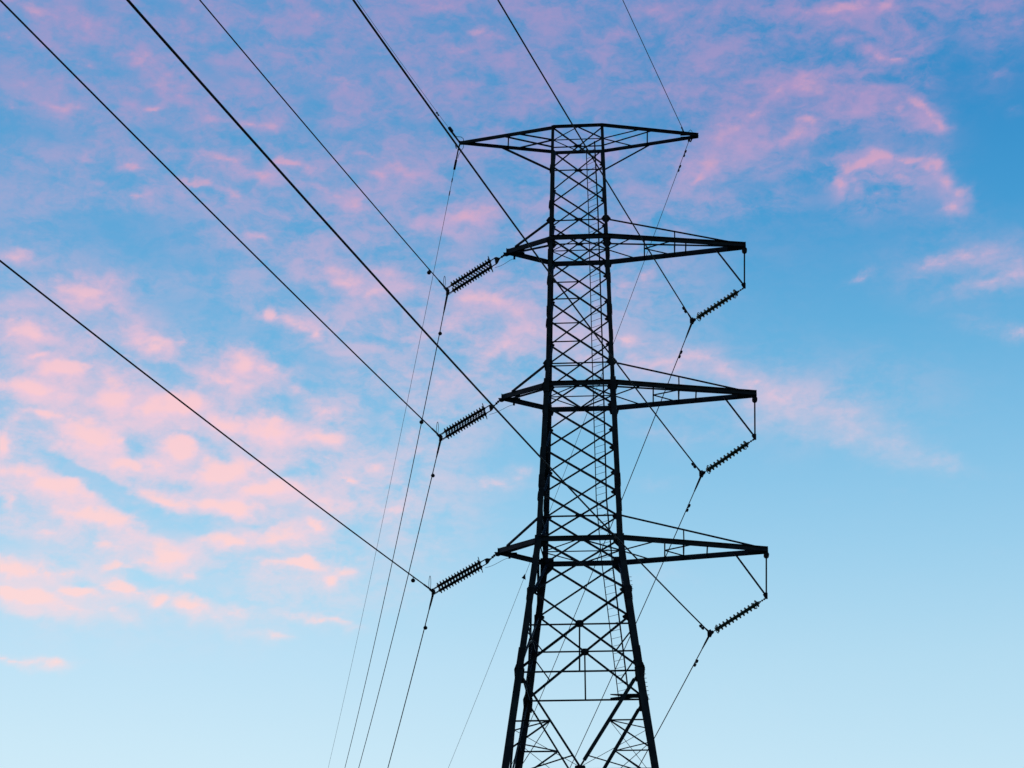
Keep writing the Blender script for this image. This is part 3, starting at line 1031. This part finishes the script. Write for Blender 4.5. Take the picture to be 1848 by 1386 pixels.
def left_string(top, yk, bot, label, lug):
    T = at(*top)
    Yt, Yb = at(*yk), at(*bot)
    s = thing('double_insulator_string', label, 'insulator', T, 'double insulator strings on the short left crossarms')
    ax = (Yb - Yt).normalized()
    sp = .34
    # top link and yoke
    m = MB()
    m.rod(T, Yt, .028, 8)
    for f in (.3, .6):
        P = T + (Yt - T) * f
        m.lathe(P - ax * .05, ax, [(0, .03), (.02, .06), (.08, .06), (.1, .03)], 10)
    m.build('link', PLATE, s)
    m = MB()
    m.plate(Yt + ax * .03, [(-.08, 0), (0, -.11), (.12, -sp), (.24, -sp - .05), (.24, sp + .05), (.12, sp), (0, .11)], ax, B, .04)
    m.build('yoke_plate', PLATE, s)
    for sg in (-1, 1):
        p0, p1 = Yt + B * (sp * sg) + ax * .2, Yb + B * (sp * sg) - ax * .12
        m = MB()
        m.rod(p0, p0 + ax * .28, .026, 8)
        m.build('link', PLATE, s)
        MB().rod(p1 - ax * .22, p1, .026, 8).build('link', PLATE, s)
        q0, q1 = p0 + ax * .30, p1 - ax * .20
        n = 15
        for i in range(n):
            P = q0 + (q1 - q0) * ((i + .5) / n)
            disc_bell(P, -ax, .168).build('disc', PORC, s, False)
        # arcing rings at the top
        m = MB()
        m.tube(ring(q0 + ax * .05, ax + Z * .25, .28, .22), .018, 6, True)
        m.build('arcing_ring', PLATE, s, True)
    m = MB()
    m.plate(Yb, [(-.10, -sp - .04), (.08, -sp - .04), (.02, 0), (.08, sp + .04), (-.10, sp + .04), (-.16, 0)], ax, B, .05)
    m.build('yoke_plate', PLATE, s)
    # tall arcing horn loop at the line end, small loops below
    m = MB()
    c = Yb - B * sp + Z * .34 - A * .08
    m.tube(ring(c, A * .8 + B * .9, .36, .07), .013, 6, True)
    m.build('arcing_horn', PLATE, s, True)
    m = MB()
    m.tube(ring(Yb + B * sp + A * .12 + Z * .04, ax.cross(B), .16, .06, tilt=ax), .012, 6, True)
    m.build('arcing_ring', PLATE, s, True)
    m = MB()
    m.tube(ring(Yb - B * sp + A * .12 + Z * .04, ax.cross(B), .16, .06, tilt=ax), .012, 6, True)
    m.build('arcing_ring', PLATE, s, True)
    # thin bond wire looping back to the lug under the crossarm
    P0 = at(lug[0], lug[1] + 3, .3)
    P2 = Yt + ax * .32 + B * sp - Z * .16
    P1 = (P0 + P2) / 2 + A * .05 + Z * .13
    P3 = P0 * .7 + P2 * .3 + Z * .12
    pts = []
    for i in range(15):
        t = i / 14
        pts.append(P0 * (1 - t) ** 3 + P3 * (3 * t * (1 - t) ** 2) + (P2 + A * .55 + Z * .10) * (3 * t * t * (1 - t)) + P2 * t ** 3)
    MB().tube(pts, .011, 6).build('bond_wire', CABLE, s, True)
    return Yb - B * sp, Yb + B * sp


def right_string(top, bot, label):
    T, E_p = at(*top), at(*bot)
    s = thing('insulator_string', label, 'insulator', T, 'single insulator strings on the long right crossarms')
    ax = (E_p - T).normalized()
    m = MB()
    m.rod(T, T + ax * .42, .020, 8)
    for f in (.08, .2, .32):
        m.lathe(T + ax * f, ax, [(0, .025), (.01, .045), (.06, .045), (.07, .025)], 10)
    m.build('link', PLATE, s)
    m = MB()
    m.rod(E_p - ax * .30, E_p, .022, 8)
    m.lathe(E_p - ax * .18, ax, [(0, .025), (.02, .07), (.12, .09), (.2, .03)], 10)
    m.build('link', PLATE, s)
    q0, q1 = T + ax * .42, E_p - ax * .30
    n = 12
    for i in range(n):
        P = q0 + (q1 - q0) * ((i + .5) / n)
        m = MB()
        m.lathe(P, -ax, [(-.11, .075), (-.055, .085), (-.045, .12), (-.035, .165), (.0, .175), (.02, .16), (.03, .10), (.05, .08), (.11, .07)], 18)
        m.build('disc', GLASSY, s, False)
    for P, sg in ((q0 + ax * .18, 1), (q1 - ax * .08, -1)):
        for k2 in (-1, 1):
            m = MB()
            rp = ring(P + B * (.17 * k2) + ax * (.03 * k2) , ax + Z * .1, .27, .14, tilt=B * .9 + Z * .5)
            m.tube(rp, .018, 6, True)
            m.rod(P, P + B * (.12 * k2), .012, 6)
            m.build('grading_ring', PLATE, s, True)
    m = MB()
    m.plate(E_p, [(-.14, -.12), (.02, -.2), (.10, 0), (.02, .2), (-.14, .12)], A, (B * .3 + Z).normalized(), .09)
    m.build('clamp_plate', PLATE, s)
    return E_p


LS = [((912, 459), (901.5, 466.5), (806, 526), 'double string of dark insulator discs hanging from the top short left crossarm', (928.3, 464)),
      ((902, 722), (892, 732), (793.5, 790), 'double string of dark insulator discs hanging from the middle short left crossarm', (927.5, 727.5)),
      ((895, 1000), (885, 1009), (780, 1068.5), 'double string of dark insulator discs hanging from the lowest short left crossarm', (919.5, 1004))]
RS = [((1343.5, 519), (1250, 579), 'single string of teal glass discs under the top long right crossarm'),
      ((1362.5, 791.5), (1267, 855), 'single string of teal glass discs under the middle long right crossarm'),
      ((1383, 1079), (1282, 1143), 'single string of teal glass discs under the lowest long right crossarm')]
LEND = [left_string(*a) for a in LS]
REND = [right_string(*a) for a in RS]


# ---------------------------------------------------------------- wires
def span(P0, az, slope, sag, sgn, length, step):
    d = Vector((math.sin(R(az)), math.cos(R(az)), 0)) * sgn
    pts = []
    t = 0
    while t <= length:
        pts.append(P0 + d * t + Z * (slope * t + sag * t * t))
        t += step if t > 6 else 1.0
    return pts


def pt_at(pts, s):
    for p, q in zip(pts, pts[1:]):
        l = (q - p).length
        if s <= l:
            return p + (q - p) * (s / l), (q - p).normalized()
        s -= l
    return pts[-1], Vector((0, 1, 0))


def ball_damper(pts, s, parent):
    P, d = pt_at(pts, s)
    m = MB()
    m.rod(P + Z * .03, P - Z * .12, .022, 8)
    m.build('damper', PLATE, parent)
    m = MB()
    m.lathe(P - Z * .28, Z, [(0, .02), (.02, .07), (.07, .1), (.12, .1), (.17, .07), (.19, .02)], 12)
    m.build('damper', PLATE, parent)
    m = MB()
    m.rod(pt_at(pts, s * .35)[0], pt_at(pts, s * .35 + .12)[0], .045, 8)
    m.build('clamp', PLATE, parent)


def stock_damper(pts, s, parent, scale=1.0):
    P, d = pt_at(pts, s)
    m = MB()
    sc = scale
    side = d.cross(Z).normalized()
    m.rod(P + Z * .04, P - Z * .13 * sc, .03 * sc, 8)
    c = P - Z * .13 * sc
    m.rod(c - d * .26 * sc, c + d * .26 * sc, .014, 6)
    for sg in (-1, 1):
        m.lathe(c + d * (.15 * sc * sg), d * sg, [(0, .03 * sc), (.01, .062 * sc), (.17 * sc, .055 * sc), (.19 * sc, .03 * sc)], 10)
    m.build('damper', PLATE, parent)


WIRES = [
    ('power_conductor', 'line wire reaching the insulator string of the top short left crossarm', 'power line wire', LEND[0], (17.034, -.0476, .0003), (-7.894, -.1745, .00078), .027, .023, 'L'),
    ('power_conductor', 'line wire reaching the insulator string of the middle short left crossarm', 'power line wire', LEND[1], (16.826, -.0449, .00025), (-8.181, -.1516, .0007), .031, .023, 'L'),
    ('power_conductor', 'lowest line wire on the left, reaching the insulator of the lowest left crossarm', 'power line wire', LEND[2], (16.985, -.0472, .00028), (-8.215, -.1747, .00074), .031, .025, 'L'),
    ('power_conductor', 'line wire crossing the pylon top to the insulator under the top right crossarm', 'power line wire', (REND[0], REND[0]), (17.05, -.0619, .0004), (-7.154, -.1201, .00028), .030, .023, 'R'),
    ('power_conductor', 'line wire crossing the left tip of the topmost crossarm, down to the middle right insulator', 'power line wire', (REND[1], REND[1]), (17.234, -.06794, .00049), (-8.298, -.1863, .0004), .032, .023, 'R'),
    ('power_conductor', 'heaviest line wire, running diagonally from the upper left to the lowest right insulator', 'power line wire', (REND[2], REND[2]), (17.564, -.0523, .00037), (-8.118, -.1622, .00043), .032, .025, 'R'),
]
for name, label, cat, (P0, P1), fr, aw, r0, r1, kind in WIRES:
    w = thing(name, label, cat, (P0 + P1) / 2, 'power line wires held by the insulators')
    near = span(P0, fr[0], fr[1], fr[2], -1, 88, 2.0)
    farw = span(P1, aw[0], aw[1], aw[2], 1, 260 if aw[2] > .0005 else 320, 4.0)
    MB().tube([p for p in near], r0, 8).build('near_span', CABLE, w, True)
    MB().tube([p for p in farw], r1, 8).build('far_span', CABLE, w, True)
    # armour rods and clamp
    MB().tube([pt_at(near, s)[0] for s in (0, .4, .8, 1.2)], [.05, .045, .043, .03], 8).build('armour_rod', PLATE, w, True)
    MB().tube([pt_at(farw, s)[0] for s in (0, .5, 1.1, 1.7)], [.055, .05, .045, .03], 8).build('armour_rod', PLATE, w, True)
    if kind == 'L':
        ball_damper(near, 2.6, w)
        ball_damper(farw, 3.3, w)
    else:
        stock_damper(near, 1.9, w)
        stock_damper(farw, 3.1, w)

# earth wires on the top arm
for label, P0, P1, fr, aw, r0, r1 in (
        ('thin earth wire fixed to the left tip of the topmost crossarm', at(822, 247), at(827, 270), (15.275, -.11011, .0012), (-8.191, -.1599, .00042), .009, .013),
        ('thin earth wire fixed to the right tip of the topmost crossarm', at(1235, 239), at(1243, 255), (16.915, -.0173, .0002), (-8.612, -.1431, .00024), .017, .015)):
    w = thing('earth_wire', label, 'earth wire', (P0 + P1) / 2, 'earth wires on the top crossarm')
    near = span(P0, *fr, -1, 88, 2.0)
    farw = span(P1, *aw, 1, 300, 4.0)
    MB().tube(near, r0, 6).build('near_span', CABLE, w, True)
    MB().tube(farw, r1, 6).build('far_span', CABLE, w, True)
    left = label.count('left')
    if left:
        m = MB()
        tipp = at(830, 258)
        m.rod(P0, tipp, .05, 8)
        m.rod(pt_at(near, 0)[0], pt_at(near, .9)[0], .055, 8)
        m.rod(pt_at(near, .75)[0] + A * .03, pt_at(near, 1.1)[0] + Z * .05, .09, 8)
        m.build('dead_end_clamp', PLATE, w)
        m = MB()
        m.rod(tipp - Z * .05, P1, .04, 8)
        m.rod(P1, pt_at(farw, 1.6)[0], .035, 8)
        m.build('dead_end_clamp', PLATE, w)
        m = MB()
        m.bar(pt_at(farw, .9)[0], pt_at(farw, 1.7)[0], .11, .05, A)
        m.build('wedge_clamp', PLATE, w)
        m = MB()
        m.rod(pt_at(farw, 2.5)[0], pt_at(farw, 2.8)[0], .03, 8)
        m.build('sleeve', PLATE, w)
        m = MB()
        m.rod(pt_at(farw, 3.6)[0], pt_at(farw, 4.0)[0], .028, 8)
        m.build('sleeve', PLATE, w)
        m = MB()
        m.rod(at(821, 256), at(823.5, 268), .03, 6)
        m.build('dead_end_clamp', PLATE, w)
        loop = [at(815, 240), at(820, 245.5), at(826, 246.8), at(832, 247.2), at(836, 250), at(836.5, 254)]
        MB().tube(loop, .016, 6).build('jumper', CABLE, w, True)
        loop = [at(837, 261), at(836, 267), at(832, 272), at(828, 279), at(826, 286)]
        MB().tube(loop, .014, 6).build('jumper', CABLE, w, True)
        stock_damper(near, 3.2, w, .6)
    else:
        m = MB()
        m.rod(P0, at(1239, 244), .03, 8)
        m.build('dead_end_clamp', PLATE, w)
        m = MB()
        m.rod(at(1245, 247), P1, .06, 8)
        m.build('dead_end_clamp', PLATE, w)
        MB().rod(at(1249, 250), at(1246, 256), .035, 6).build('shackle', PLATE, w)
        stock_damper(near, .5, w, .6)
        stock_damper(farw, .9, w, .8)
        stock_damper(farw, 2.2, w, .8)
        loop = [at(1242, 239), at(1244, 236), at(1246, 234.3), at(1248, 236), at(1250, 239.5)]
        MB().tube(loop, .013, 6).build('jumper', CABLE, w, True)
        # small pointed clip far along the wire
        best = min((pt_at(farw, s / 4) for s in range(200, 700)), key=lambda q: abs(EYE.z and 693 - FPX * (q[0] - EYE).dot(UPV) / (q[0] - EYE).dot(FWD) - 1041))
        P, d = best
        m = MB()
        m.plate(P, [(-.20, -.06), (.10, -.20), (.06, .26)], A, Z, .05)
        m.build('marker_clip', PLATE, w)

# ---------------------------------------------------------------- ground (below the picture)
m = MB()
n = 40
S = 1500
for i in range(n + 1):
    for j in range(n + 1):
        m.v.append(Vector((-S + 2 * S * i / n, -S + 2 * S * j / n, 0)))
for i in range(n):
    for j in range(n):
        a = i * (n + 1) + j
        m.f.append([a, a + n + 1, a + n + 2, a + 1])
g = m.build('ground', GRASS)
tag(g, kind='structure')
